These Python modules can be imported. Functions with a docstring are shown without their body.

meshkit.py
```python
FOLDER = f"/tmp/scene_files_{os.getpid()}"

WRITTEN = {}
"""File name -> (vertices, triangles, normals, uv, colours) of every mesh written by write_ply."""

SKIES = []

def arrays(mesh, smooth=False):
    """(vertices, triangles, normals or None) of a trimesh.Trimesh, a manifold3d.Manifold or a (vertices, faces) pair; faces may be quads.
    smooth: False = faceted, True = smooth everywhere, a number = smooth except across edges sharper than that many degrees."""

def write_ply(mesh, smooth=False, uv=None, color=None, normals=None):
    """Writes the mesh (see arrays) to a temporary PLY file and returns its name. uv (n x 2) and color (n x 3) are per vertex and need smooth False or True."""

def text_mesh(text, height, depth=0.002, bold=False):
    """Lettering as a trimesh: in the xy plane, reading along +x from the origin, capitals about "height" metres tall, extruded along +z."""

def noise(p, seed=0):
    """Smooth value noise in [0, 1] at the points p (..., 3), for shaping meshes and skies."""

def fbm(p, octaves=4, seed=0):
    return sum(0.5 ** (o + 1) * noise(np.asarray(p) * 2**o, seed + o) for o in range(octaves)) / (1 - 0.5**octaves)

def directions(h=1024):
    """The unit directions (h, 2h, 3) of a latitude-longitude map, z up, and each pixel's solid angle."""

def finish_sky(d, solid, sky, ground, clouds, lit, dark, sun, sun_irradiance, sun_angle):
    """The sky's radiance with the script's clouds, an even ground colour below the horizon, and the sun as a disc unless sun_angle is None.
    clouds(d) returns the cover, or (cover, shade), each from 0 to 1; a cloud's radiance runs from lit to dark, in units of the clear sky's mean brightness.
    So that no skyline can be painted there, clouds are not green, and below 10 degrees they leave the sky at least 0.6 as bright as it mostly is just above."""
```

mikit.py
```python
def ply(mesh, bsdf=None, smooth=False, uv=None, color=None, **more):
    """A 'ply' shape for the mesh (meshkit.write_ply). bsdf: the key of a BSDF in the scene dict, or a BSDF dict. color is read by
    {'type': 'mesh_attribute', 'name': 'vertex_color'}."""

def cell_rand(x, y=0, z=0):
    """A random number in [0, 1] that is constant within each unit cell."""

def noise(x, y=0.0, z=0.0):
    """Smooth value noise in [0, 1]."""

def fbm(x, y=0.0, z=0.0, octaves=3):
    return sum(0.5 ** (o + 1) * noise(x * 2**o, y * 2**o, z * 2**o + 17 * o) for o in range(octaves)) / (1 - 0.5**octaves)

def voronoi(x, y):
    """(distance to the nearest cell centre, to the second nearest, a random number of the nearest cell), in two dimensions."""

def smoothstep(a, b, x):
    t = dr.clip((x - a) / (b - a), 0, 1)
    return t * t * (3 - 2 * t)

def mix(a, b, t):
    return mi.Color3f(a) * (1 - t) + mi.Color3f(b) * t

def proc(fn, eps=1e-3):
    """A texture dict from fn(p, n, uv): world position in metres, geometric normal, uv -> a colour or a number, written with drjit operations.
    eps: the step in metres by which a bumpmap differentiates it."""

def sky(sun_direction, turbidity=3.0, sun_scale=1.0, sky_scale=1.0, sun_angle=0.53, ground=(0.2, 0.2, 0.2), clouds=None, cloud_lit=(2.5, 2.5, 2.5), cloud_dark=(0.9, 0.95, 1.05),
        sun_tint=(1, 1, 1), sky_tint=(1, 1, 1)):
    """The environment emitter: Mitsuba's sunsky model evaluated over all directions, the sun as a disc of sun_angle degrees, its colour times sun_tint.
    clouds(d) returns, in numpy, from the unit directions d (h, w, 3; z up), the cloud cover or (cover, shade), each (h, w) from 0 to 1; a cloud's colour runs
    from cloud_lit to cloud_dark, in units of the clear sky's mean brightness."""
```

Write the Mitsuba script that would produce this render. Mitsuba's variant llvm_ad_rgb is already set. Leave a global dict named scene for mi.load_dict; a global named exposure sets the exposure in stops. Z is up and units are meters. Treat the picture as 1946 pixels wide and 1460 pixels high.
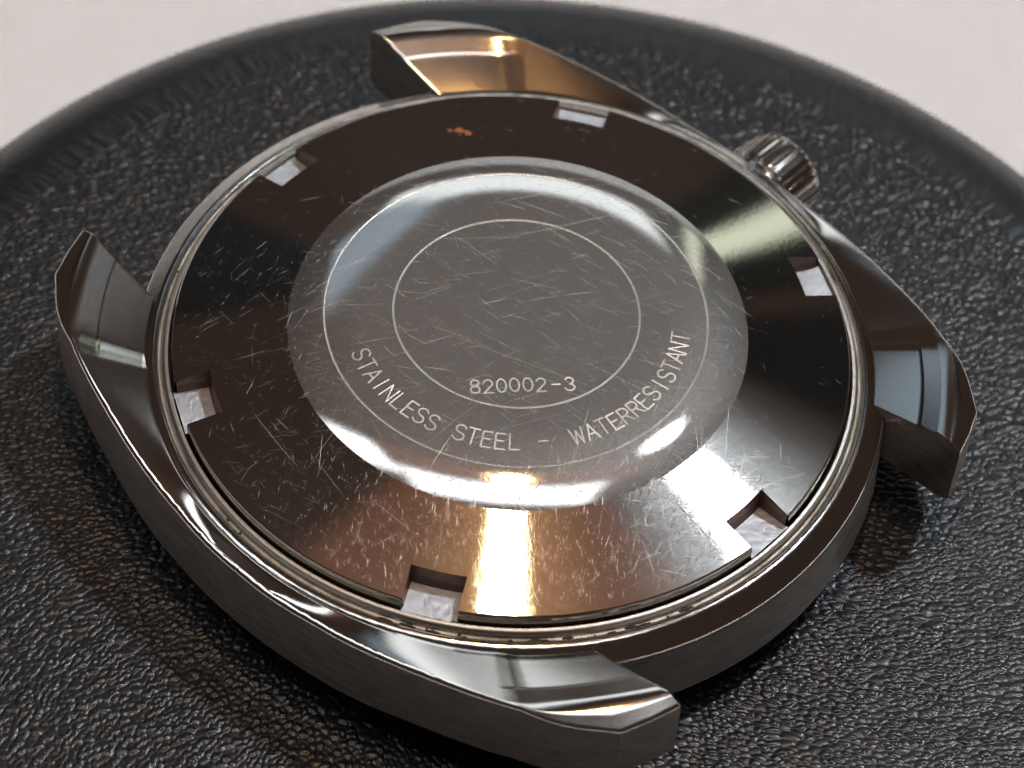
import math
import numpy as np
import trimesh
import drjit as dr
import mitsuba as mi
import mikit
import meshkit
from mikit import proc, noise, fbm, smoothstep, mix
from scipy.spatial import cKDTree

T = mi.ScalarTransform4f
S = 0.001                      # everything below is laid out in millimetres, written in metres
scene, labels = {}, {}
rng = np.random.default_rng(7)

# ------------------------------------------------------------------ camera, light, exposure
EYE = np.array([0.15217, -88.04635, 103.91002])
FWD = np.array([0.0, 0.634506, -0.772918])
UP = np.array([-0.083173, 0.770240, 0.632308])
FOCUS_AT = np.array([0.0, -5.5, 1.0])
scene['camera'] = {
    'type': 'thinlens', 'fov': 19.582, 'fov_axis': 'x',
    'aperture_radius': 0.80 * S, 'focus_distance': float((FOCUS_AT - EYE) @ FWD) * S,
    'near_clip': 0.005, 'far_clip': 20.0,
    'to_world': T().look_at(origin=(EYE * S).tolist(), target=((EYE + FWD * 100) * S).tolist(), up=UP.tolist()),
}
exposure = 0.0
scene['room_glow'] = {'type': 'constant', 'radiance': {'type': 'rgb', 'value': [0.040, 0.026, 0.0195]}}


def rgb(*v):
    return {'type': 'rgb', 'value': list(v)}


def principled(color, rough, metal=0.0, **k):
    c = rgb(*color) if not isinstance(color, dict) else color
    return {'type': 'twosided', 'bsdf': {'type': 'principled', 'base_color': c, 'roughness': rough, 'metallic': metal, **k}}


def add(key, mesh, bsdf, smooth=False, normals=None, emit=None):
    """One entry of the scene. mesh in millimetres."""
    if normals is None:
        v, f, n = meshkit.arrays(mesh, smooth)
    else:
        v, f = mesh
        n = normals
    v = np.asarray(v, float) * S
    path = meshkit.write_ply((v, np.asarray(f, int)), False, None, None, normals=n) if n is not None else meshkit.write_ply((v, np.asarray(f, int)), False, None, None)
    d = {'type': 'ply', 'filename': path, 'face_normals': n is None, 'bsdf': {'type': 'ref', 'id': bsdf}}
    if emit is not None:
        d['emitter'] = {'type': 'area', 'radiance': rgb(*emit)}
    scene[key] = d
    return d


def tag(key, label=None, category=None, group=None, kind=None):
    labels[key] = {a: b for a, b in dict(label=label, category=category, group=group, kind=kind).items() if b}


# ------------------------------------------------------------------ materials
def steel(name, alpha_fine, alpha_haze, haze, tint=(0.66, 0.645, 0.62), bump=None, scale=1.0):
    def lobe(a):
        return {'type': 'roughconductor', 'material': 'none', 'distribution': 'beckmann' if a < 0.12 else 'ggx', 'alpha': a, 'specular_reflectance': rgb(*tint)}
    b = {'type': 'blendbsdf', 'weight': haze, 'a': lobe(alpha_fine), 'b': lobe(alpha_haze)}
    if bump is not None:
        b = {'type': 'bumpmap', 'arbitrary': bump, 'scale': scale, 'bsdf': b}
    scene[name] = {'type': 'twosided', 'bsdf': b}


def mm(p):
    return p / S


def hairline(p, n, uv):
    q = mm(p)
    return S * 0.0008 * (fbm(q.x * 5, q.y * 5, q.z * 5, 3) + 0.6 * noise(q.x * 22 + q.y * 9, q.y * 4 - q.x * 1.5, q.z * 10))


def case_wear(p, n, uv):
    q = mm(p)
    side = 1 - smoothstep(0.25, 0.6, dr.abs(n.z))       # the flanks were only brushed, the faces polished
    pits = smoothstep(0.60, 0.75, noise(q.x * 4.2, q.y * 4.2, q.z * 4.2))
    return hairline(p, n, uv) + side * S * (0.010 * pits + 0.005 * fbm(q.x * 3, q.y * 3, q.z * 9, 3))


def pitted(p, n, uv):
    q = mm(p)
    return S * 0.005 * fbm(q.x * 9, q.y * 7, q.z * 7, 3)


def brushed(p, n, uv):
    q = mm(p)
    return S * 0.014 * (noise(q.x * 9 + q.y * 2, q.y * 3.2 - q.x * 1.1, q.z * 3) + 0.5 * noise(q.x * 25, q.y * 11, 3.0))


steel('polished_steel', 0.010, 0.065, 0.042, bump=proc(hairline, eps=0.02 * S))
steel('polished_centre', 0.018, 0.30, 0.20, bump=proc(hairline, eps=0.02 * S))
steel('scratch_steel', 0.14, 0.4, 0.4, tint=(0.74, 0.73, 0.71))
scene['stamped_steel'] = principled((0.80, 0.78, 0.74), 0.42, 0.72)
steel('case_steel', 0.035, 0.11, 0.07, tint=(0.61, 0.585, 0.55), bump=proc(case_wear, eps=0.02 * S))
def flank_share(p, n, uv):
    q = mm(p)
    side = 1 - smoothstep(0.15, 0.5, dr.abs(n.z))
    return side * (0.20 + 0.30 * fbm(q.x * 1.2, q.y * 1.2, q.z * 4, 3))


scene['case_steel'] = {'type': 'twosided', 'bsdf': {
    'type': 'blendbsdf', 'weight': proc(flank_share), 'a': scene['case_steel']['bsdf'],
    'b': {'type': 'bumpmap', 'arbitrary': proc(pitted, eps=0.02 * S), 'scale': 1.0, 'bsdf': {
        'type': 'roughconductor', 'material': 'none', 'distribution': 'ggx', 'alpha': 0.42, 'specular_reflectance': rgb(0.60, 0.53, 0.47)}}}}
steel('worn_steel', 0.16, 0.4, 0.4, tint=(0.58, 0.55, 0.50), bump=proc(pitted, eps=0.02 * S))
steel('machined_steel', 0.16, 0.40, 0.35, tint=(0.70, 0.73, 0.78), bump=proc(brushed, eps=0.02 * S))


def dirt_amount(p, n, uv):
    q = mm(p)
    return 0.25 + 0.6 * smoothstep(0.35, 0.75, fbm(q.x * 0.8, q.y * 0.8, q.z * 0.8, 4))


def dirt_color(p, n, uv):
    q = mm(p)
    return mix((0.05, 0.035, 0.025), (0.16, 0.115, 0.075), fbm(q.x * 4, q.y * 4, q.z * 4, 3))


scene['dirty_steel'] = {'type': 'twosided', 'bsdf': {
    'type': 'blendbsdf', 'weight': proc(dirt_amount),
    'a': {'type': 'roughconductor', 'material': 'none', 'distribution': 'ggx', 'alpha': 0.22, 'specular_reflectance': rgb(0.50, 0.46, 0.40)},
    'b': {'type': 'principled', 'base_color': proc(dirt_color), 'roughness': 0.7, 'specular': 0.3}}}
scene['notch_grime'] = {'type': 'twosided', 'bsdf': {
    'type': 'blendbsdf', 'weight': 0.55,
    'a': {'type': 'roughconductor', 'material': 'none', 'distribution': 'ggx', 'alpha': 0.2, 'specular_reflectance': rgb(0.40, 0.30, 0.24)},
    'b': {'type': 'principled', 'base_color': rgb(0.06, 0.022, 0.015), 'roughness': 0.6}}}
scene['orange_reflection'] = principled((0.42, 0.13, 0.04), 0.7)  # flat orange that stands in for a reflection on the cone
scene['black_gasket'] = principled((0.012, 0.011, 0.011), 0.5)
scene['crystal_glass'] = principled((0.02, 0.02, 0.022), 0.05)
scene['black_housing'] = principled((0.012, 0.012, 0.012), 0.6)


def leather_color(p, n, uv):
    q = mm(p)
    return mix((0.005, 0.0065, 0.0085), (0.010, 0.012, 0.014), fbm(q.x * 1.3, q.y * 1.3, q.z, 3))


def leather_fine(p, n, uv):
    q = mm(p)
    return S * 0.0035 * fbm(q.x * 9, q.y * 9, q.z * 9, 3)


scene['black_leather'] = {'type': 'twosided', 'bsdf': {'type': 'bumpmap', 'arbitrary': proc(leather_fine, eps=0.03 * S), 'scale': 1.0, 'bsdf': {
    'type': 'principled', 'base_color': proc(leather_color), 'roughness': 0.35, 'specular': 0.50}}}


def table_color(p, n, uv):
    q = mm(p)
    return mix((0.84, 0.81, 0.79), (0.88, 0.86, 0.84), fbm(q.x * 0.02, q.y * 0.02, 0, 3))


scene['white_table_paint'] = principled(proc(table_color), 0.55)
scene['white_paint'] = principled((0.86, 0.86, 0.86), 0.6)
scene['emitting_white'] = {'type': 'diffuse', 'reflectance': rgb(0.08, 0.08, 0.08)}

# ------------------------------------------------------------------ lamps, added panels and boards (out of the frame, seen in the steel)


def panel(center, normal, w, h, roll_to=(0, 1, 0)):
    """A rectangle mesh facing normal; w across, h along roll_to."""
    n = np.asarray(normal, float)
    n /= np.linalg.norm(n)
    b = np.asarray(roll_to, float) - n * (np.asarray(roll_to, float) @ n)
    b /= np.linalg.norm(b)
    a = np.cross(b, n)
    c = np.asarray(center, float)
    v = [c - a * w / 2 - b * h / 2, c + a * w / 2 - b * h / 2, c + a * w / 2 + b * h / 2, c - a * w / 2 + b * h / 2]
    return np.array(v), np.array([[0, 1, 2], [0, 2, 3]])


def lamp(key, center, w, h, emit, label, category, roll_to=(0, 1, 0), rim=8, depth=30):
    """A flat lamp that faces the watch, in a black housing of its own."""
    c = np.asarray(center, float)
    n = -c / np.linalg.norm(c)
    v, f = panel(c, n, w, h, roll_to)
    if np.cross(v[1] - v[0], v[2] - v[0]) @ n < 0:
        f = f[:, ::-1]
    add(key + '__diffuser', (v, f), 'emitting_white', emit=emit)
    bv, bf = panel(c - n * (depth / 2 + 0.5), n, w + 2 * rim, h + 2 * rim, roll_to)
    v2 = np.vstack([bv - n * depth / 2, bv + n * depth / 2])
    add(key + '__housing', trimesh.Trimesh(v2, trimesh.convex.convex_hull(v2).faces, process=False) if False else trimesh.convex.convex_hull(v2), 'black_housing')
    tag(key, label, category)


def dirn(elev, azim, dist):
    e, a = math.radians(elev), math.radians(azim)
    return np.array([math.cos(e) * math.cos(a), math.cos(e) * math.sin(a), math.sin(e)]) * dist


lamp('desk_lamp', np.array([0.020, 0.115, 1.0]) * 520, 21, 44, (150, 78, 30), 'small warm lamp head hanging straight above the watch', 'lamp')
sv, sf = panel(np.array([0.02, 0.128, 1.0]) * 560, (-0.02, -0.128, -1.0), 480, 90)
if np.cross(sv[1] - sv[0], sv[2] - sv[0])[2] > 0:
    sf = sf[:, ::-1]
add('desk_lamp__added_glow_panel', (sv, sf), 'emitting_white', emit=(0.15, 0.056, 0.026))  # added warm glowing panel, gives the lower cone its copper reflection
CEIL = (2.65, 2.75, 2.85)
lamp('ceiling_light', (0, -75, 1500), 1000, 360, CEIL, 'wide white ceiling light panel in the middle above the watch', 'ceiling light')
lamp('ceiling_light_001', (-900, 130, 1500), 700, 360, CEIL, 'white ceiling light panel to the left above the watch', 'ceiling light')
lamp('spot_lamp', np.array([0.45, 0.365, 1.0]) * 640, 46, 54, (310, 336, 358), 'cool white lamp head high up to the right of the watch', 'lamp', roll_to=(1, 1, 0))
lamp('strip_lamp', dirn(31.8, 91, 900), 390, 190, (1.35, 1.45, 1.5), 'wide white lamp panel low behind the leather cushion', 'lamp', roll_to=(0, 0, 1), rim=12)
lamp('added_blue_panel', dirn(39, 107.5, 900), 250, 215, (0.30, 0.385, 0.47), 'unseen pale blue panel added for reflections, behind the cushion on the left', 'lamp', roll_to=(0, 0, 1), rim=6)  # added panel, puts a silver-blue reflection in the right lug
lamp('tube_lamp', dirn(25, 68.5, 900), 44, 330, (0.95, 1.0, 0.78), 'upright pale tube lamp behind the leather cushion', 'lamp', roll_to=(0, 0, 1), rim=70)


def board(key, center, w, h, label):
    c = np.asarray(center, float)
    n = -c / np.linalg.norm(c)
    v, _ = panel(c, n, w, h, (0, 0, 1))
    add(key, trimesh.convex.convex_hull(np.vstack([v - n * 12, v + n * 12])), 'black_housing')
    tag(key, label, 'board')


board('added_black_board', dirn(36, 53, 900), 160, 260, 'unseen black board added for dark reflections, behind the cushion on the right')  # unseen boards added to put black patches into the steel reflections
board('added_black_board_001', dirn(32, 124, 900), 220, 220, 'unseen black board added for dark reflections, behind the cushion on the left')

# ------------------------------------------------------------------ table
TABLE_Z = -24.0
tv = trimesh.creation.box(extents=(1500, 1300, 20))
tv.apply_translation((0, 0, TABLE_Z - 10))
add('table', tv, 'white_table_paint')
tag('table', 'plain white table top around the leather cushion', kind='structure')
bd = trimesh.creation.box(extents=(2400, 20, 230))  # unseen white reflector, added to whiten the far edge of the raised centre
bd.apply_transform(trimesh.transformations.rotation_matrix(math.radians(-30), (1, 0, 0)))
bd.apply_translation((0, 730, TABLE_Z + 110))
add('added_white_reflector', bd, 'white_paint')
tag('added_white_reflector', 'unseen low white reflector added behind the table', kind='structure')

# ------------------------------------------------------------------ leather cushion
PAD = np.array([1.19, -3.0])
PAD_TOP = -7.0
PAD_RC, PAD_RR = 30.6, 6.2


def grain_points():
    n = int(math.pi * 38 ** 2 / 0.118)
    r = 38 * np.sqrt(rng.random(n))
    a = rng.random(n) * 2 * math.pi
    p = np.c_[r * np.cos(a), r * np.sin(a)]
    for _ in range(2):                                   # loosen the clumps
        t = cKDTree(p)
        d, i = t.query(p, k=4)
        push = ((p[:, None] - p[i[:, 1:]]) / np.maximum(d[:, 1:, None], 0.05) * np.maximum(0.365 - d[:, 1:, None], 0)).sum(1)
        p = p + 0.35 * push
    return p


def np_noise(x, y, seed=0):
    return meshkit.fbm(np.c_[x, y, np.full_like(x, 3.7 + seed)])


def pad_mesh():
    rr = np.concatenate([np.linspace(0.01, 12, 10), np.arange(12.2, 30.2, 0.085), ])
    # profile: flat top, then the rounded shoulder
    arc = np.linspace(0, 1, 46)[1:] * math.radians(100)
    prof = [(r, PAD_TOP, 0.0, 1.0) for r in rr if r <= PAD_RC]
    prof += [(PAD_RC + PAD_RR * math.sin(t), PAD_TOP - PAD_RR + PAD_RR * math.cos(t), math.sin(t), math.cos(t)) for t in arc]
    prof += [(PAD_RC + 5.6, TABLE_Z + 0.05, 1.0, 0.0)]
    prof = np.array(prof)
    na = 2100
    ang = np.arange(na) / na * 2 * math.pi
    R, A = np.meshgrid(prof[:, 0], ang, indexing='ij')
    x, y = R * np.cos(A), R * np.sin(A)
    z = np.repeat(prof[:, 1:2], na, 1)
    nr, nz = np.repeat(prof[:, 2:3], na, 1), np.repeat(prof[:, 3:4], na, 1)
    xf, yf = x.ravel(), y.ravel()
    wx = xf + 0.10 * (np_noise(xf * 1.9, yf * 1.9, 1) - 0.5)
    wy = yf + 0.10 * (np_noise(xf * 1.9, yf * 1.9, 2) - 0.5)
    pts = grain_points()
    st = np.array([0.76, 1.2])                          # pebbles a little longer across than deep
    d, i = cKDTree(pts * st).query(np.c_[wx, wy] * st, k=2, workers=1)
    e = np.clip((d[:, 1] - d[:, 0]) / 0.15, 0, 1)
    dome = np.sin(e * math.pi / 2) + 0.35 * np.clip(1 - (d[:, 0] / 0.3) ** 2, 0, 1)
    amp = 0.55 + 0.9 * np.random.default_rng(5).random(len(pts))
    big = np_noise(xf * 0.35, yf * 0.35, 3) - 0.5
    h = 0.056 * dome * amp[i[:, 0]] + 0.03 * (np_noise(xf * 1.1, yf * 1.1, 4) - 0.5) + 0.05 * big
    fade = np.clip((38 - np.hypot(xf, yf)) / 3, 0, 1) * (z.ravel() > TABLE_Z + 6)
    edge = 1 - np.clip((np.hypot(xf, yf) - 29.6) / 4.6, 0, 1)
    h = (h * fade * edge).reshape(R.shape)
    x = x + np.cos(A) * nr * h
    y = y + np.sin(A) * nr * h
    z = z + nz * h
    V = np.c_[x.ravel() + PAD[0], y.ravel() + PAD[1], z.ravel()]
    n, m = R.shape
    a = np.arange(n - 1)[:, None] * m + np.arange(m)[None]
    b = np.arange(n - 1)[:, None] * m + (np.arange(m)[None] + 1) % m
    F = np.concatenate([np.stack([a, a + m, b + m], -1).reshape(-1, 3), np.stack([a, b + m, b], -1).reshape(-1, 3)])
    return V, F


add('leather_cushion', pad_mesh(), 'black_leather', smooth=True)
tag('leather_cushion', 'round black grained leather cushion with rounded edge under the watch', 'cushion')

# ------------------------------------------------------------------ watch: helpers
PHI = math.radians(50.5)                                  # direction of the crown; the strap axis is square to it
CP, SP = math.cos(PHI), math.sin(PHI)
WATCH = 'watch'
tag(WATCH, 'steel wristwatch head without strap lying face down on black leather', 'watch')


def to_world(v):
    v = np.asarray(v, float)
    return np.c_[v[:, 0] * CP - v[:, 1] * SP, v[:, 0] * SP + v[:, 1] * CP, v[:, 2]]


def revolve(profile, n=900, jitter=0.0, seed=0, center=(0, 0)):
    """Profile of (R, z) from the inside out, turned about the z axis."""
    p = np.asarray(profile, float)
    a = np.arange(n) / n * 2 * math.pi
    r = np.repeat(p[:, :1], n, 1)
    z = np.repeat(p[:, 1:], n, 1)
    if jitter:
        g = np.random.default_rng(seed)
        k = g.standard_normal((len(p), n))
        k = (k + np.roll(k, 1, 1) + np.roll(k, 2, 1)) / 1.7
        z = z + jitter * k
    V = np.c_[(r * np.cos(a)).ravel() + center[0], (r * np.sin(a)).ravel() + center[1], z.ravel()]
    m = n
    i = np.arange(len(p) - 1)[:, None] * m + np.arange(m)[None]
    j = np.arange(len(p) - 1)[:, None] * m + (np.arange(m)[None] + 1) % m
    F = np.concatenate([np.stack([i, i + m, j + m], -1).reshape(-1, 3), np.stack([i, j + m, j], -1).reshape(-1, 3)])
    return V, F


def arc_profile(p0, p1, bulge, n=8):
    """Points from p0 to p1 bowed upwards by bulge."""
    t = np.linspace(0, 1, n)
    p0, p1 = np.array(p0), np.array(p1)
    d = p1 - p0
    nrm = np.array([-d[1], d[0]]) / np.hypot(*d)
    return [tuple(p0 + d * s + nrm * bulge * 4 * s * (1 - s)) for s in t]


# ------------------------------------------------------------------ case back
R_RIM, R_BOSS, Z_BOSS, Z_TOP = 15.5, 10.50, 1.25, 1.75
SLOPE = Z_BOSS / (R_RIM - R_BOSS)
NOTCH_AZ = math.radians(140.5)
NOTCH_HALF, NOTCH_IN = 1.24, 13.95
S_MAX, R_FLAT = math.radians(23.0), 6.2
BOSS_C = np.array([0.10, -0.12])

_r = np.linspace(0, 11.2, 561)
_s = S_MAX * np.clip((_r - R_FLAT) / (R_BOSS - R_FLAT), 0, 1.1) ** 1.6 + math.radians(0.6) * _r / 6
_h = np.concatenate([[0], np.cumsum((np.tan(_s[1:]) + np.tan(_s[:-1])) / 2 * np.diff(_r))])


def boss_z(r):
    return Z_TOP - np.interp(r, _r, _h)


Z_TOP = Z_BOSS + float(np.interp(R_BOSS, _r, _h))


def back_z(x, y):
    r = np.hypot(x, y)
    rb = np.hypot(x - BOSS_C[0], y - BOSS_C[1])
    cone = (R_RIM - r) * SLOPE
    return np.where(rb < 9.6, boss_z(rb), np.where(rb < 10.9, np.maximum(boss_z(rb), cone), cone))


def flange():
    """The polished cone of the case back with six slots in its rim; exact normals."""
    V, F, N, at = [], [], [], 0

    def patch(r, a0, a1, na):
        nonlocal at
        r = np.asarray(r, float)
        t = np.linspace(0, 1, na)
        A = a0[:, None] + (a1 - a0)[:, None] * t[None]
        Rr = np.repeat(r[:, None], na, 1)
        V.append(np.c_[(Rr * np.cos(A)).ravel(), (Rr * np.sin(A)).ravel(), ((R_RIM - Rr) * SLOPE).ravel()])
        k = math.hypot(1, SLOPE)
        N.append(np.c_[(SLOPE / k * np.cos(A)).ravel(), (SLOPE / k * np.sin(A)).ravel(), np.full(A.size, 1 / k)])
        i = np.arange(len(r) - 1)[:, None] * na + np.arange(na - 1)[None]
        F.append(np.concatenate([np.stack([i, i + na, i + na + 1], -1).reshape(-1, 3), np.stack([i, i + na + 1, i + 1], -1).reshape(-1, 3)]) + at)
        at += A.size
    r = np.linspace(10.1, NOTCH_IN, 12)
    patch(r, np.zeros(12), np.full(12, 2 * math.pi), 721)
    r = np.linspace(NOTCH_IN, R_RIM, 8)
    for k in range(6):
        lo = NOTCH_AZ + k * math.pi / 3 + np.arcsin(NOTCH_HALF / r)
        hi = NOTCH_AZ + (k + 1) * math.pi / 3 - np.arcsin(NOTCH_HALF / r)
        patch(r, lo, hi, 121)
    return (np.vstack(V), np.vstack(F)), np.vstack(N)


m, n = flange()
add('watch__case_back', m, 'polished_steel', normals=n)
tag('watch__case_back', 'polished scratched steel case back with six square notches')


def rim_edge():
    """The thin turned edge below the cone, left out at the notches."""
    prof = [(R_RIM, 0.0), (R_RIM + 0.05, -0.03), (R_RIM + 0.08, -0.09), (R_RIM + 0.08, -1.3)]
    ms = []
    for k in range(6):
        half = math.asin(NOTCH_HALF / R_RIM)
        a = np.linspace(NOTCH_AZ + k * math.pi / 3 + half, NOTCH_AZ + (k + 1) * math.pi / 3 - half, 140)
        V = np.array([(r * math.cos(t), r * math.sin(t), z) for (r, z) in prof for t in a])
        q = len(a)
        i = (np.arange(len(prof) - 1)[:, None] * q + np.arange(q - 1)[None])
        F = np.concatenate([np.stack([i, i + q, i + q + 1], -1).reshape(-1, 3), np.stack([i, i + q + 1, i + 1], -1).reshape(-1, 3)])
        ms.append(trimesh.Trimesh(V, F, process=False))
    return trimesh.util.concatenate(ms)


add('watch__case_back__rim', rim_edge(), 'polished_steel', smooth=40)

FLOOR_Z = -0.72
for k in range(6):
    t = NOTCH_AZ + k * math.pi / 3
    ca, sa = math.cos(t), math.sin(t)

    def loc(u, w, z):
        return (u * ca - w * sa, u * sa + w * ca, z)

    def ztop(u, w):
        return (R_RIM - math.hypot(u, w)) * SLOPE + 0.0

    hw, ri, ro = NOTCH_HALF, math.sqrt(NOTCH_IN ** 2), math.sqrt(R_RIM ** 2 - NOTCH_HALF ** 2)
    rin = math.sqrt(NOTCH_IN ** 2 - NOTCH_HALF ** 2)
    V, F = [], []
    # inner wall (three facets, round corners), side walls
    line = [(ro, -hw), (rin, -hw)] + [(math.sqrt(NOTCH_IN ** 2 - w * w), w) for w in np.linspace(-hw, hw, 9)[1:-1]] + [(rin, hw), (ro, hw)]
    ledge = 0.10
    top = [loc(u, w, ztop(u, w)) for u, w in line]
    mid = [loc(u, w, FLOOR_Z + 0.42) for u, w in line]
    low = [loc(u + (ledge if 0 < j < len(line) - 1 else 0), w * (1 - 0.05), FLOOR_Z) for j, (u, w) in enumerate(line)]
    V = np.array(top + mid + low)
    q = len(line)
    for row in (0, 1):
        for j in range(q - 1):
            a = row * q + j
            F += [[a, a + 1, a + q + 1], [a, a + q + 1, a + q]]
    suffix = '' if k == 0 else f'_{k:03d}'
    add('watch__case_back__notch' + suffix, (V, np.array(F)), 'notch_grime')
    g = np.random.default_rng(40 + k)
    nu, nw = 14, 18
    U, W = np.meshgrid(np.linspace(rin - 0.25, 15.62, nu), np.linspace(-hw, hw, nw), indexing='ij')
    tilt = (g.random(2) - 0.5) * 0.05
    Z = FLOOR_Z + tilt[0] * (U - 14.8) + tilt[1] * W + 0.006 * g.standard_normal(U.shape)
    P = np.array([loc(a, b, c) for a, b, c in zip(U.ravel(), W.ravel(), Z.ravel())])
    i = np.arange(nu - 1)[:, None] * nw + np.arange(nw - 1)[None]
    F = np.concatenate([np.stack([i, i + nw, i + nw + 1], -1).reshape(-1, 3), np.stack([i, i + nw + 1, i + 1], -1).reshape(-1, 3)])
    add('watch__case_back__notch_floor' + suffix, (P, F), 'machined_steel', smooth=True)

# raised centre: polished rings with two turned grooves between them
G1, G2, GW, GD = 5.60, 8.72, 0.055, 0.035


def boss_ring(r0, r1, n):
    return [(r, float(boss_z(r))) for r in np.linspace(r0, r1, n)]


pieces = [boss_ring(0.001, G1 - GW, 30), boss_ring(G1 + GW, G2 - GW, 40), boss_ring(G2 + GW, 10.85, 50)]
allv, allf, at = [], [], 0
for pr in pieces:
    v, f = revolve(pr, 900, center=BOSS_C)
    allv.append(v)
    allf.append(f + at)
    at += len(v)
add('watch__case_back__raised_centre', (np.vstack(allv), np.vstack(allf)), 'polished_centre', smooth=True)
for g, suf in ((G1, ''), (G2, '_001')):
    pr = [(g - GW, float(boss_z(g - GW))), (g - 0.012, float(boss_z(g)) - GD), (g + 0.012, float(boss_z(g)) - GD), (g + GW, float(boss_z(g + GW)))]
    add('watch__case_back__ring_groove' + suf, revolve(pr, 900, jitter=0.003, seed=3, center=BOSS_C), 'stamped_steel', smooth=30)

# ------------------------------------------------------------------ stamped lettering (single strokes)


def arc_pts(cx, cy, rx, ry, a0, a1, n=9):
    t = np.radians(np.linspace(a0, a1, n))
    return [(cx + rx * math.cos(a), cy + ry * math.sin(a)) for a in t]


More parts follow.
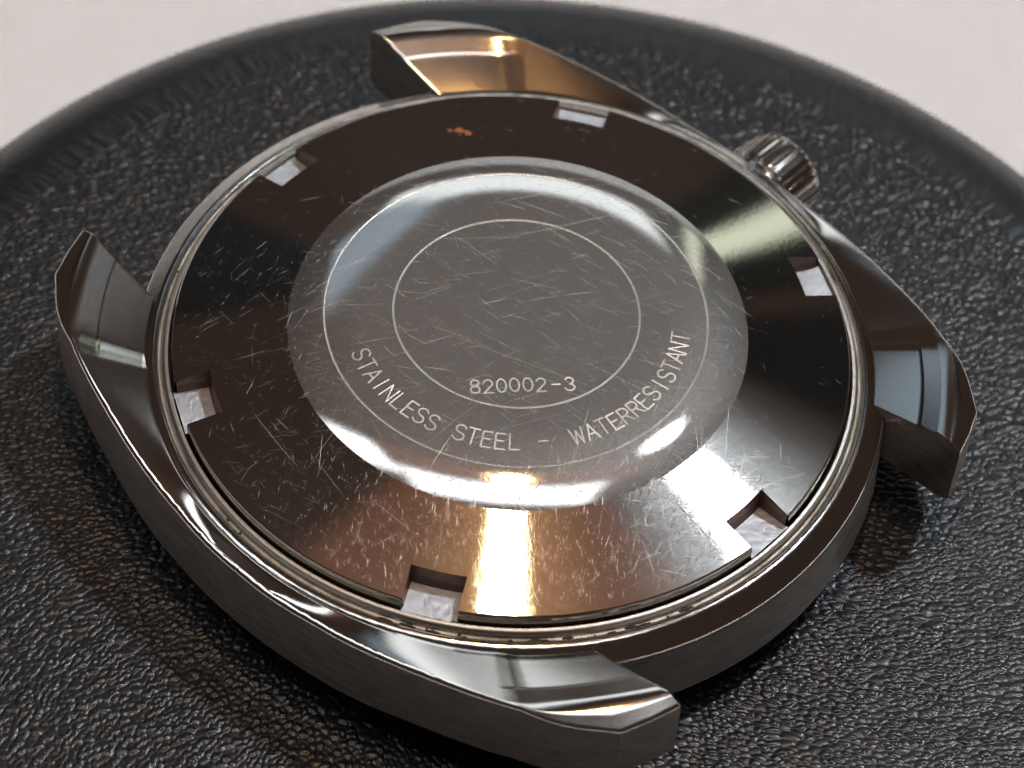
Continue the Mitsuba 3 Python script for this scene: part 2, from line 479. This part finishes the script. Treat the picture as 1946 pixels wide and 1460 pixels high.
GLYPH = {   # on a cell 0..0.62 wide and 0..1 high
    'S': [arc_pts(0.31, 0.75, 0.29, 0.25, 20, 270, 10) + arc_pts(0.31, 0.25, 0.30, 0.25, 90, -160, 10)],
    'T': [[(0, 1), (0.62, 1)], [(0.31, 1), (0.31, 0)]],
    'A': [[(0, 0), (0.31, 1), (0.62, 0)], [(0.12, 0.36), (0.5, 0.36)]],
    'I': [[(0.31, 0), (0.31, 1)]],
    'N': [[(0.02, 0), (0.02, 1), (0.6, 0), (0.6, 1)]],
    'L': [[(0.08, 1), (0.08, 0), (0.6, 0)]],
    'E': [[(0.6, 1), (0.06, 1), (0.06, 0), (0.6, 0)], [(0.06, 0.53), (0.5, 0.53)]],
    'W': [[(-0.06, 1), (0.12, 0), (0.31, 0.85), (0.5, 0), (0.68, 1)]],
    'R': [[(0.06, 0), (0.06, 1)] + arc_pts(0.33, 0.75, 0.27, 0.25, 90, -90, 8) + [(0.06, 0.5)], [(0.32, 0.5), (0.62, 0)]],
    '-': [[(0.05, 0.52), (0.58, 0.52)]],
    '8': [arc_pts(0.31, 0.76, 0.25, 0.24, -90, 270, 14), arc_pts(0.31, 0.26, 0.30, 0.26, 90, 450, 14)],
    '3': [arc_pts(0.30, 0.76, 0.26, 0.24, 160, -90, 10) + arc_pts(0.30, 0.26, 0.31, 0.26, 90, -165, 10)],
    '2': [arc_pts(0.31, 0.72, 0.29, 0.28, 165, -20, 9) + [(0.02, 0), (0.62, 0)]],
    '0': [arc_pts(0.31, 0.5, 0.30, 0.5, 0, 360, 20)],
}


def stroke_mesh(lines, put, width=0.115, height=0.032):
    """Rounded beads along polylines; put maps glyph coordinates to (x, y)."""
    ms = []
    cut = []
    for ln in lines:                                     # sharp corners become separate strokes
        q = [ln[0]]
        for k in range(1, len(ln)):
            q.append(ln[k])
            if k < len(ln) - 1:
                a, b = np.subtract(ln[k], ln[k - 1]), np.subtract(ln[k + 1], ln[k])
                if a @ b < 0.55 * np.linalg.norm(a) * np.linalg.norm(b):
                    cut.append(q)
                    q = [ln[k]]
        cut.append(q)
    for ln in cut:
        p = np.array([put(u, w) for u, w in ln])
        d = np.diff(p, axis=0)
        tang = np.vstack([d[:1], d[1:] + d[:-1], d[-1:]])
        tang /= np.maximum(np.linalg.norm(tang, axis=1, keepdims=True), 1e-9)
        nrm = np.c_[-tang[:, 1], tang[:, 0]]
        p = np.vstack([p[0] - tang[0] * width * 0.5, p, p[-1] + tang[-1] * width * 0.5])
        nrm = np.vstack([nrm[:1], nrm, nrm[-1:]])
        scale = np.r_[0.1, np.ones(len(p) - 2), 0.1]
        off = np.array([-1, -0.55, 0, 0.55, 1]) * width / 2
        hh = np.array([-0.15, 0.72, 1.0, 0.72, -0.15]) * height
        V = []
        for k in range(len(off)):
            q = p + nrm * off[k] * scale[:, None]
            V.append(np.c_[q, back_z(q[:, 0], q[:, 1]) + hh[k] * np.minimum(scale + 0.02, 1)])
        V = np.array(V).transpose(1, 0, 2).reshape(-1, 3)
        w = len(off)
        i = np.arange(len(p) - 1)[:, None] * w + np.arange(w - 1)[None]
        F = np.concatenate([np.stack([i, i + w, i + w + 1], -1).reshape(-1, 3), np.stack([i, i + w + 1, i + 1], -1).reshape(-1, 3)])
        ms.append(trimesh.Trimesh(V, F, process=False))
    return trimesh.util.concatenate(ms)


count = [0]


def letter(ch, put, key='letter', depth=1.0):
    if ch == ' ':
        return
    s = '' if count[0] == 0 else f'_{count[0]:03d}'
    count[0] += 1
    add(f'watch__case_back__{key}{s}', stroke_mesh(GLYPH[ch], put, 0.105, 0.030 * depth), 'stamped_steel', smooth=50)


def arc_text(text, az0, az1, r_base=7.92, height=0.82, width=0.80):
    for k, ch in enumerate(text):
        az = math.radians(az0 + (az1 - az0) * k / max(len(text) - 1, 1))
        wob = (rng.random(3) - 0.5) * (0.05, 0.06, 0.05)

        def put(u, w):
            r = r_base - height * w + wob[0]
            a = az + ((u - 0.31) * width + wob[1]) / 7.5 + wob[2] * (w - 0.5) * 0.1
            return r * math.cos(a) + BOSS_C[0], r * math.sin(a) + BOSS_C[1]
        letter(ch, put, depth=0.55 + 0.75 * rng.random())


arc_text('STAINLESS', 205.8, 244.2)
arc_text('STEEL', 254.2, 272.6)
arc_text('-', 282.6, 282.6)
arc_text('WATERRESISTANT', 294.6, 355.0)
count[0] = 0
base = np.array([-1.62, -5.12])
dv = np.array([math.cos(math.radians(8.5)), math.sin(math.radians(8.5))])
du = np.array([-dv[1], dv[0]])
for k, ch in enumerate('820002-3'):
    o = base + dv * (k * 0.597 + (0.05 if k > 5 else 0)) + (rng.random(2) - 0.5) * 0.05
    letter(ch, lambda u, w, o=o: tuple(o + dv * (u - 0.05) * 0.70 + du * w * 0.74), 'digit', 0.6 + 0.6 * rng.random())

# ------------------------------------------------------------------ scratches and dents of wear on the case back
def in_notch(x, y, pad=0.12):
    r = np.hypot(x, y)
    a = (np.arctan2(y, x) - NOTCH_AZ + math.pi / 6) % (math.pi / 3) - math.pi / 6
    return (r > NOTCH_IN - pad) & (np.abs(r * np.sin(a)) < NOTCH_HALF + pad)


def scratch_mesh(items):
    """items: (x, y, angle, length, width, curve); a fine burr with two sloping sides."""
    VV, FF, at = [], [], 0
    for x, y, a, L, w, cv, k in items:
        n = max(3, int(L / 0.35) + 2)
        t = np.linspace(-0.5, 0.5, n)
        px = x + L * (t * math.cos(a) - cv * t * t * math.sin(a))
        py = y + L * (t * math.sin(a) + cv * t * t * math.cos(a))
        r = np.hypot(px, py)
        if r.max() > R_RIM - 0.08 or in_notch(px, py).any():
            continue
        nx, ny = -math.sin(a), math.cos(a)
        taper = (1 - np.abs(2 * t) ** 3) * 0.85 + 0.15
        c = np.c_[px, py, back_z(px, py) + k * w * taper]
        lx, ly = px + nx * w / 2 * taper, py + ny * w / 2 * taper
        rx, ry = px - nx * w / 2 * taper, py - ny * w / 2 * taper
        V = np.stack([np.c_[lx, ly, back_z(lx, ly) - 0.002], c, np.c_[rx, ry, back_z(rx, ry) - 0.002]], 1).reshape(-1, 3)
        i = np.arange(n - 1)[:, None] * 3 + np.arange(2)[None]
        FF.append(np.concatenate([np.stack([i, i + 3, i + 4], -1).reshape(-1, 3), np.stack([i, i + 4, i + 1], -1).reshape(-1, 3)]) + at)
        VV.append(V)
        at += len(V)
    return np.vstack(VV), np.vstack(FF)


def scatter(n, rmin, rmax, length, width, lean=None, az=None, spread=1.0, steep=(0.16, 0.28)):
    out = []
    for _ in range(n):
        r = math.sqrt(rng.uniform(rmin ** 2, rmax ** 2))
        a = rng.uniform(0, 2 * math.pi) if az is None else math.radians(rng.normal(az[0], az[1]))
        ang = rng.uniform(0, math.pi) if lean is None else math.radians(rng.normal(lean[0], lean[1]))
        L = float(np.clip(rng.lognormal(math.log(length), 0.75 * spread), 0.08, 7))
        out.append((r * math.cos(a), r * math.sin(a), ang, L, width * rng.uniform(0.6, 1.5), rng.normal(0, 0.035), rng.uniform(*steep)))
    return out


items = []
items += scatter(950, 0, 10.2, 0.36, 0.020)
items += scatter(330, 0, 10.2, 0.8, 0.022, lean=(-28, 14))
items += scatter(110, 0, 9.8, 1.3, 0.022, lean=(22, 14))
items += scatter(900, 8.6, 10.6, 0.35, 0.02, az=(270, 50))
items += scatter(1000, 10.6, 15.3, 0.24, 0.036, az=(268, 17), lean=(90, 10), steep=(0.008, 0.055))
items += scatter(260, 10.6, 15.3, 0.26, 0.030, az=(268, 30), lean=(90, 40), steep=(0.02, 0.12))
items += scatter(260, 10.4, 15.2, 0.9, 0.036, az=(315, 9), lean=(40, 40), steep=(0.02, 0.10))
items += scatter(240, 7.5, 10.4, 0.5, 0.036, az=(300, 30), lean=(75, 16), steep=(0.02, 0.10))
items += scatter(500, 10.6, 15.2, 0.30, 0.016, az=(230, 30))
items += scatter(420, 10.4, 15.2, 0.6, 0.018, az=(312, 10), lean=(60, 35))
items += scatter(200, 10.6, 15.2, 0.2, 0.016)
items += scatter(60, 10.6, 15.2, 0.30, 0.014, az=(172, 8), lean=(55, 12))
named = [   # the long ones one can point at: (az or x,y in mm along the photo) start, end, width
    ((-1.9, 3.7), (7.0, 7.6), 0.034), ((5.9, 4.8), (8.6, 6.3), 0.032), ((-8.9, 1.4), (-6.4, 2.6), 0.03),
    ((-2.8, -1.9), (4.4, -4.4), 0.030), ((2.0, -2.1), (8.3, -5.2), 0.030), ((-4.2, -2.6), (-2.4, -1.7), 0.036),
    ((9.6, -5.1), (11.1, -8.4), 0.07), ((11.4, -8.3), (11.6, -9.1), 0.05), ((12.1, -8.2), (12.3, -9.3), 0.06),
    ((5.4, -9.8), (9.4, -13.0), 0.05), ((7.2, -8.9), (10.0, -11.4), 0.045), ((-11.3, -6.1), (-8.8, -9.2), 0.035),
    ((-5.6, -10.5), (-3.4, -12.2), 0.035), ((-8.2, -8.6), (-6.7, -10.5), 0.03), ((-3.0, 1.7), (-1.0, 2.2), 0.028),
    ((-7.4, -2.9), (-5.2, -2.2), 0.03), ((4.8, 1.4), (7.6, 0.2), 0.028), ((-6.2, 5.2), (-3.9, 4.0), 0.028),
]
for (x0, y0), (x1, y1), w in named:
    L = math.hypot(x1 - x0, y1 - y0)
    items.append(((x0 + x1) / 2, (y0 + y1) / 2, math.atan2(y1 - y0, x1 - x0), L, w, rng.normal(0, 0.03), 0.24))
v, f = scratch_mesh(items)
add('watch__case_back__scratches', (v, f), 'scratch_steel', smooth=12)
tag('watch__case_back__scratches', 'fine bright scratches and dents all over the case back', kind='stuff')

# an orange reflection painted as flecks on the far side of the cone
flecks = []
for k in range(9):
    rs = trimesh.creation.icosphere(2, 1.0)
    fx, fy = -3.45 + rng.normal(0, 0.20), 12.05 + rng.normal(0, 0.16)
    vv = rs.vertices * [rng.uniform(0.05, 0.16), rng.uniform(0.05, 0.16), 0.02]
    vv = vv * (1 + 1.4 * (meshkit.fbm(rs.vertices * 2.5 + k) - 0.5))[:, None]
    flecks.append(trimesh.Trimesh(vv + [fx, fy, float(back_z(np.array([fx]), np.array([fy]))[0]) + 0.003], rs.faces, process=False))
add('watch__case_back__painted_reflection', trimesh.util.concatenate(flecks), 'orange_reflection', smooth=True)
tag('watch__case_back__painted_reflection', 'small orange reflection painted as flecks on the far side of the case back')

# ------------------------------------------------------------------ case body: turned rings around the case back
BODY = {
    'inner_ring': ([(15.70, -1.4), (15.70, -0.66), (15.75, -0.57), (15.88, -0.57), (15.96, -0.64), (16.00, -0.78)], 'worn_steel', 0.0025),
    'ring_groove': ([(16.00, -0.77), (16.04, -0.94), (16.12, -0.98), (16.20, -0.96), (16.24, -0.91)], 'dirty_steel', 0.002),
}
for nm, (pr, mat, jit) in BODY.items():
    add('watch__case_body__' + nm, revolve(pr, 1300, jitter=jit, seed=len(nm)), mat, smooth=35)
shoulder = [(16.24, -0.92), (16.265, -0.86), (16.31, -0.825)]
_a = np.radians(np.linspace(0, 31, 9))
shoulder += [(16.36 + 0.55 * math.sin(t), -0.815 - 0.55 * (1 - math.cos(t))) for t in _a]
_x, _z = shoulder[-1]
_z2 = _z - (17.26 - _x) * math.tan(math.radians(31))
outer_prof = shoulder + [(17.0, _z - (17.0 - _x) * math.tan(math.radians(31))), (17.26, _z2), (17.33, _z2 - 0.05), (17.38, _z2 - 0.11), (17.42, _z2 - 0.20), (17.45, _z2 - 0.32), (17.62, -4.6), (17.5, -5.0), (16.4, -5.9), (15.6, -6.4), (15.2, -6.5), (9.0, -6.2)]
add('watch__case_body', revolve(outer_prof, 900, jitter=0.0015, seed=5), 'case_steel', smooth=30)
tag('watch__case_body', 'steel case middle with turned rings around the case back')
gask = [(14.0, -1.25), (15.75, -1.25)]
add('watch__case_body__gasket', revolve(gask, 360), 'black_gasket')
cr = [(0.001, -6.98)] + [(r, -6.98 + 0.75 * (r / 15.0) ** 2) for r in np.linspace(1, 15.1, 16)]
add('watch__crystal', revolve(cr, 240), 'crystal_glass', smooth=True)

# grime packed into the joint, most of it on the near side
flecks = []
for k in range(64):
    a = math.radians(rng.normal(rng.choice([262, 281, 296]), 4.5)) if k < 52 else rng.uniform(0, 2 * math.pi)
    r = rng.choice([15.68, 16.10, 16.16, 16.25]) + rng.normal(0, 0.02)
    fl = trimesh.creation.icosphere(1, 1.0)
    fl.vertices *= 1 + 0.5 * (rng.random((len(fl.vertices), 1)) - 0.5)
    L = 0.05 + 0.4 * rng.random() ** 3
    fl.vertices *= [0.05 + 0.03 * rng.random(), L, 0.05]
    c_, s_ = math.cos(a), math.sin(a)
    x, y, z = fl.vertices.T
    zz = -0.93 if r > 16 else -0.72
    flecks.append(trimesh.Trimesh(np.c_[(r + x) * c_ - y * s_, (r + x) * s_ + y * c_, z + zz], fl.faces, process=False))
scene['grime'] = principled((0.045, 0.030, 0.020), 0.8)
add('watch__case_body__grime', trimesh.util.concatenate(flecks), 'grime', smooth=True)
tag('watch__case_body__grime', 'dark brown grime packed in the joint around the case back', kind='stuff')

# ------------------------------------------------------------------ lugs: each runs from mid-flank to its tip
TH = np.radians([0, 12, 20, 30, 40, 45.0, 48.1, 54.1, 58.0, 61.4])
RE = np.array([17.45, 17.58, 17.92, 18.58, 19.6, 20.4, 20.95, 21.5, 21.25, 21.0])
ZBOT = np.array([-4.8, -4.8, -4.7, -4.4, -4.1, -3.9, -3.8, -3.6, -3.5, -3.5])
KNEE = 5


def body_z(r):
    p = np.array([q for q in outer_prof if 16.24 <= q[0] <= 17.451 and q[1] > -1.8])
    return np.interp(r, p[:, 0], p[:, 1])


def smooth_interp(t, xs, ys):
    from scipy.interpolate import PchipInterpolator
    return PchipInterpolator(xs, ys)(t)


def lug_mesh(sx, sy):
    """sx: crown side or the other side, sy: which end of the strap axis."""
    th = np.concatenate([np.linspace(0, math.radians(44), 90), np.linspace(math.radians(44), TH[-1], 60)[1:]])
    re = np.where(th < TH[KNEE], smooth_interp(th, TH[:KNEE + 1], RE[:KNEE + 1]), 0)
    far = th >= TH[KNEE]

    def xy(i):
        return np.array([RE[i] * math.cos(TH[i]), RE[i] * math.sin(TH[i])])
    for i in range(KNEE, len(TH) - 1):                   # straight facets at the tip
        p, q = xy(i), xy(i + 1)
        s = far & (th >= TH[i]) & (th <= TH[i + 1] + 1e-9)
        d = q - p
        re[s] = (p[0] * d[1] - p[1] * d[0]) / (np.cos(th[s]) * d[1] - np.sin(th[s]) * d[0])
    soft = re.copy()
    for _ in range(3):
        soft = np.convolve(np.r_[np.full(7, soft[0]), soft, 2 * soft[-1] - soft[-2:-9:-1]], np.ones(15) / 15, 'valid')
    mixw = np.clip((th - math.radians(30)) / 0.12, 0, 1) * np.clip((math.radians(53.0) - th) / 0.05, 0, 1)
    re = re + (soft - re) * mixw
    q = th / TH[-1]
    zb = -1.27 + 1.50 * q * q * (3 - 2 * q)
    zbot = smooth_interp(th, TH, ZBOT)
    fil = 0.24 - 0.06 * np.clip((th - math.radians(30)) / 0.3, 0, 1)
    wf = 0.18 * np.log1p(np.exp(np.clip((re - fil - 20.30) / 0.18, -30, 30)))
    rb = re - fil - wf
    lift = np.clip((th - math.radians(14)) / math.radians(26), 0, 1)
    lift = lift * lift * (3 - 2 * lift)
    z_in = -0.86 - 0.09 * lift
    wob = np.random.default_rng(11 + sx + 3 * sy).standard_normal(len(th)) * 0.004 * (th < 0.6)

    def srf(r):                                          # top surface height at radius r (array over th)
        t = np.clip((r - 16.7) / np.maximum(rb - 16.7, 1e-3), 0, 1)
        z = z_in + (zb - z_in) * (1 - (1 - t) ** (1.6 - 0.6 * lift))
        return np.maximum(z, body_z(r) + 0.012)
    step = 0.05 * np.clip((rb - 19.7) / 0.5, 0, 1)
    r_list = [np.full_like(th, 16.62)]
    z_list = [srf(r_list[0]) - 2 * step - 0.05]
    for s in np.linspace(0.02, 1, 12):
        r = 16.7 + (np.minimum(18.98, rb - 0.012) - 16.7) * s
        r_list.append(r)
        z_list.append(srf(r) - 2 * step)
    for rr, k in ((19.02, 1), (19.68, 1), (19.72, 0)):
        r = np.minimum(rr, rb - 0.010 + 0.001 * k)
        r_list.append(r)
        z_list.append(srf(r) - k * step)
    r_list.append(rb)
    z_list.append(srf(rb))
    ang = math.radians(23)
    ztop = srf(rb)
    for s in (0.5, 1.0):
        r_list.append(rb + wf * s)
        z_list.append(ztop - wf * s * math.tan(ang))
    zf = ztop - wf * math.tan(ang)
    t0 = 0.12 + (ang - 0.12) * np.clip(wf / 0.15, 0, 1)
    for s in (0.2, 0.4, 0.6, 0.8, 1.0):
        a = t0 + (math.pi / 2 - t0) * s
        r_list.append(re - fil + fil * (np.sin(a) - np.sin(t0)) / (1 - np.sin(t0)) + wob)
        z_list.append(zf - fil * (np.cos(t0) - np.cos(a)) / np.maximum(np.cos(t0), 0.2) + wob)
    ze = zf - fil
    for s in (0.1, 0.35, 0.7, 1.0):
        r_list.append(re + 0.16 * s * (1 - lift))
        z_list.append(ze + (zbot - ze) * s)
    r_list.append(re - 0.35)
    z_list.append(zbot - 0.3)
    r_list.append(np.full_like(th, 16.0))
    z_list.append(zbot - 0.6)
    R, Z = np.array(r_list), np.array(z_list)
    A = np.repeat(th[None], len(R), 0)
    hinge = math.radians(22)
    end = np.arccos(np.clip(9.6 / R, 0, 1))
    A = A + (end - TH[-1]) * (np.clip((A - hinge) / (TH[-1] - hinge), 0, 1) ** 2.2)
    V = np.c_[(R * np.cos(A) * sx).ravel(), (R * np.sin(A) * sy).ravel(), Z.ravel()]
    n_, m_ = R.shape
    i = np.arange(n_ - 1)[:, None] * m_ + np.arange(m_ - 1)[None]
    F = np.concatenate([np.stack([i, i + m_, i + m_ + 1], -1).reshape(-1, 3), np.stack([i, i + m_ + 1, i + 1], -1).reshape(-1, 3)])
    # end face towards the strap gap: a fan over the last column, its edge slightly rounded
    col = np.arange(n_) * m_ + (m_ - 1)
    cv = V[col]
    inset = cv * 1.0
    tang = np.array([-math.sin(TH[-1]) * sx, math.cos(TH[-1]) * sy, 0])
    cen = cv.mean(0)
    inset = cv + (cen - cv) * 0.02 + tang * 0.05
    base = len(V)
    V = np.vstack([V, inset, cen[None] + tang * 0.05])
    for k in range(n_):
        k2 = (k + 1) % n_
        F = np.vstack([F, [[col[k], col[k2], base + k2], [col[k], base + k2, base + k], [base + k, base + k2, base + n_]]])
    mesh = trimesh.Trimesh(to_world(V), F, process=False)
    mesh.merge_vertices(digits_vertex=5)
    mesh.update_faces(mesh.nondegenerate_faces())
    mesh.fix_normals()
    return mesh


add('watch__lug', lug_mesh(1, 1), 'case_steel', smooth=24)
add('watch__lug_001', lug_mesh(-1, 1), 'case_steel', smooth=24)
add('watch__lug_002', lug_mesh(1, -1), 'case_steel', smooth=24)
add('watch__lug_003', lug_mesh(-1, -1), 'case_steel', smooth=24)

# ------------------------------------------------------------------ crown
CROWN_X0, CROWN_X1, CROWN_R, CROWN_Z, TEETH = 17.5, 20.15, 2.42, -3.45, 36


def crown_mesh():
    na = TEETH * 16
    a = np.arange(na) / na * 2 * math.pi
    wave = 0.5 + 0.5 * np.cos(a * TEETH)
    tooth = np.clip((wave - 0.38) / 0.22, 0, 1)
    tooth = tooth * tooth * (3 - 2 * tooth)
    prof = [(CROWN_X0 - 0.9, 2.0, 0), (CROWN_X0 - 0.02, 2.0, 0), (CROWN_X0, CROWN_R - 0.30, 0), (CROWN_X0 + 0.22, CROWN_R - 0.28, 0), (CROWN_X0 + 0.24, CROWN_R - 0.26, 0.05),
            (CROWN_X0 + 0.34, CROWN_R - 0.24, 0.7), (CROWN_X0 + 0.55, CROWN_R - 0.22, 1), (CROWN_X1 - 0.75, CROWN_R - 0.22, 1), (CROWN_X1 - 0.35, CROWN_R - 0.26, 0.8),
            (CROWN_X1 - 0.12, CROWN_R - 0.30, 0.2), (CROWN_X1 - 0.05, CROWN_R - 0.36, 0), (CROWN_X1, CROWN_R - 0.5, 0), (CROWN_X1 + 0.12, 1.2, 0), (CROWN_X1 + 0.15, 0.01, 0)]
    V = []
    for x, r, k in prof:
        rr = r + 0.26 * k * (tooth - 0.25)
        V.append(np.c_[np.full(na, x), rr * np.cos(a) - 0.25, CROWN_Z + rr * np.sin(a)])
    V = np.vstack(V)
    i = np.arange(len(prof) - 1)[:, None] * na + np.arange(na)[None]
    j = np.arange(len(prof) - 1)[:, None] * na + (np.arange(na)[None] + 1) % na
    F = np.concatenate([np.stack([i, j + na, i + na], -1).reshape(-1, 3), np.stack([i, j, j + na], -1).reshape(-1, 3)])
    return trimesh.Trimesh(to_world(V), F, process=False)


add('watch__crown', crown_mesh(), 'case_steel', smooth=35)
tag('watch__crown', 'knurled winding crown')
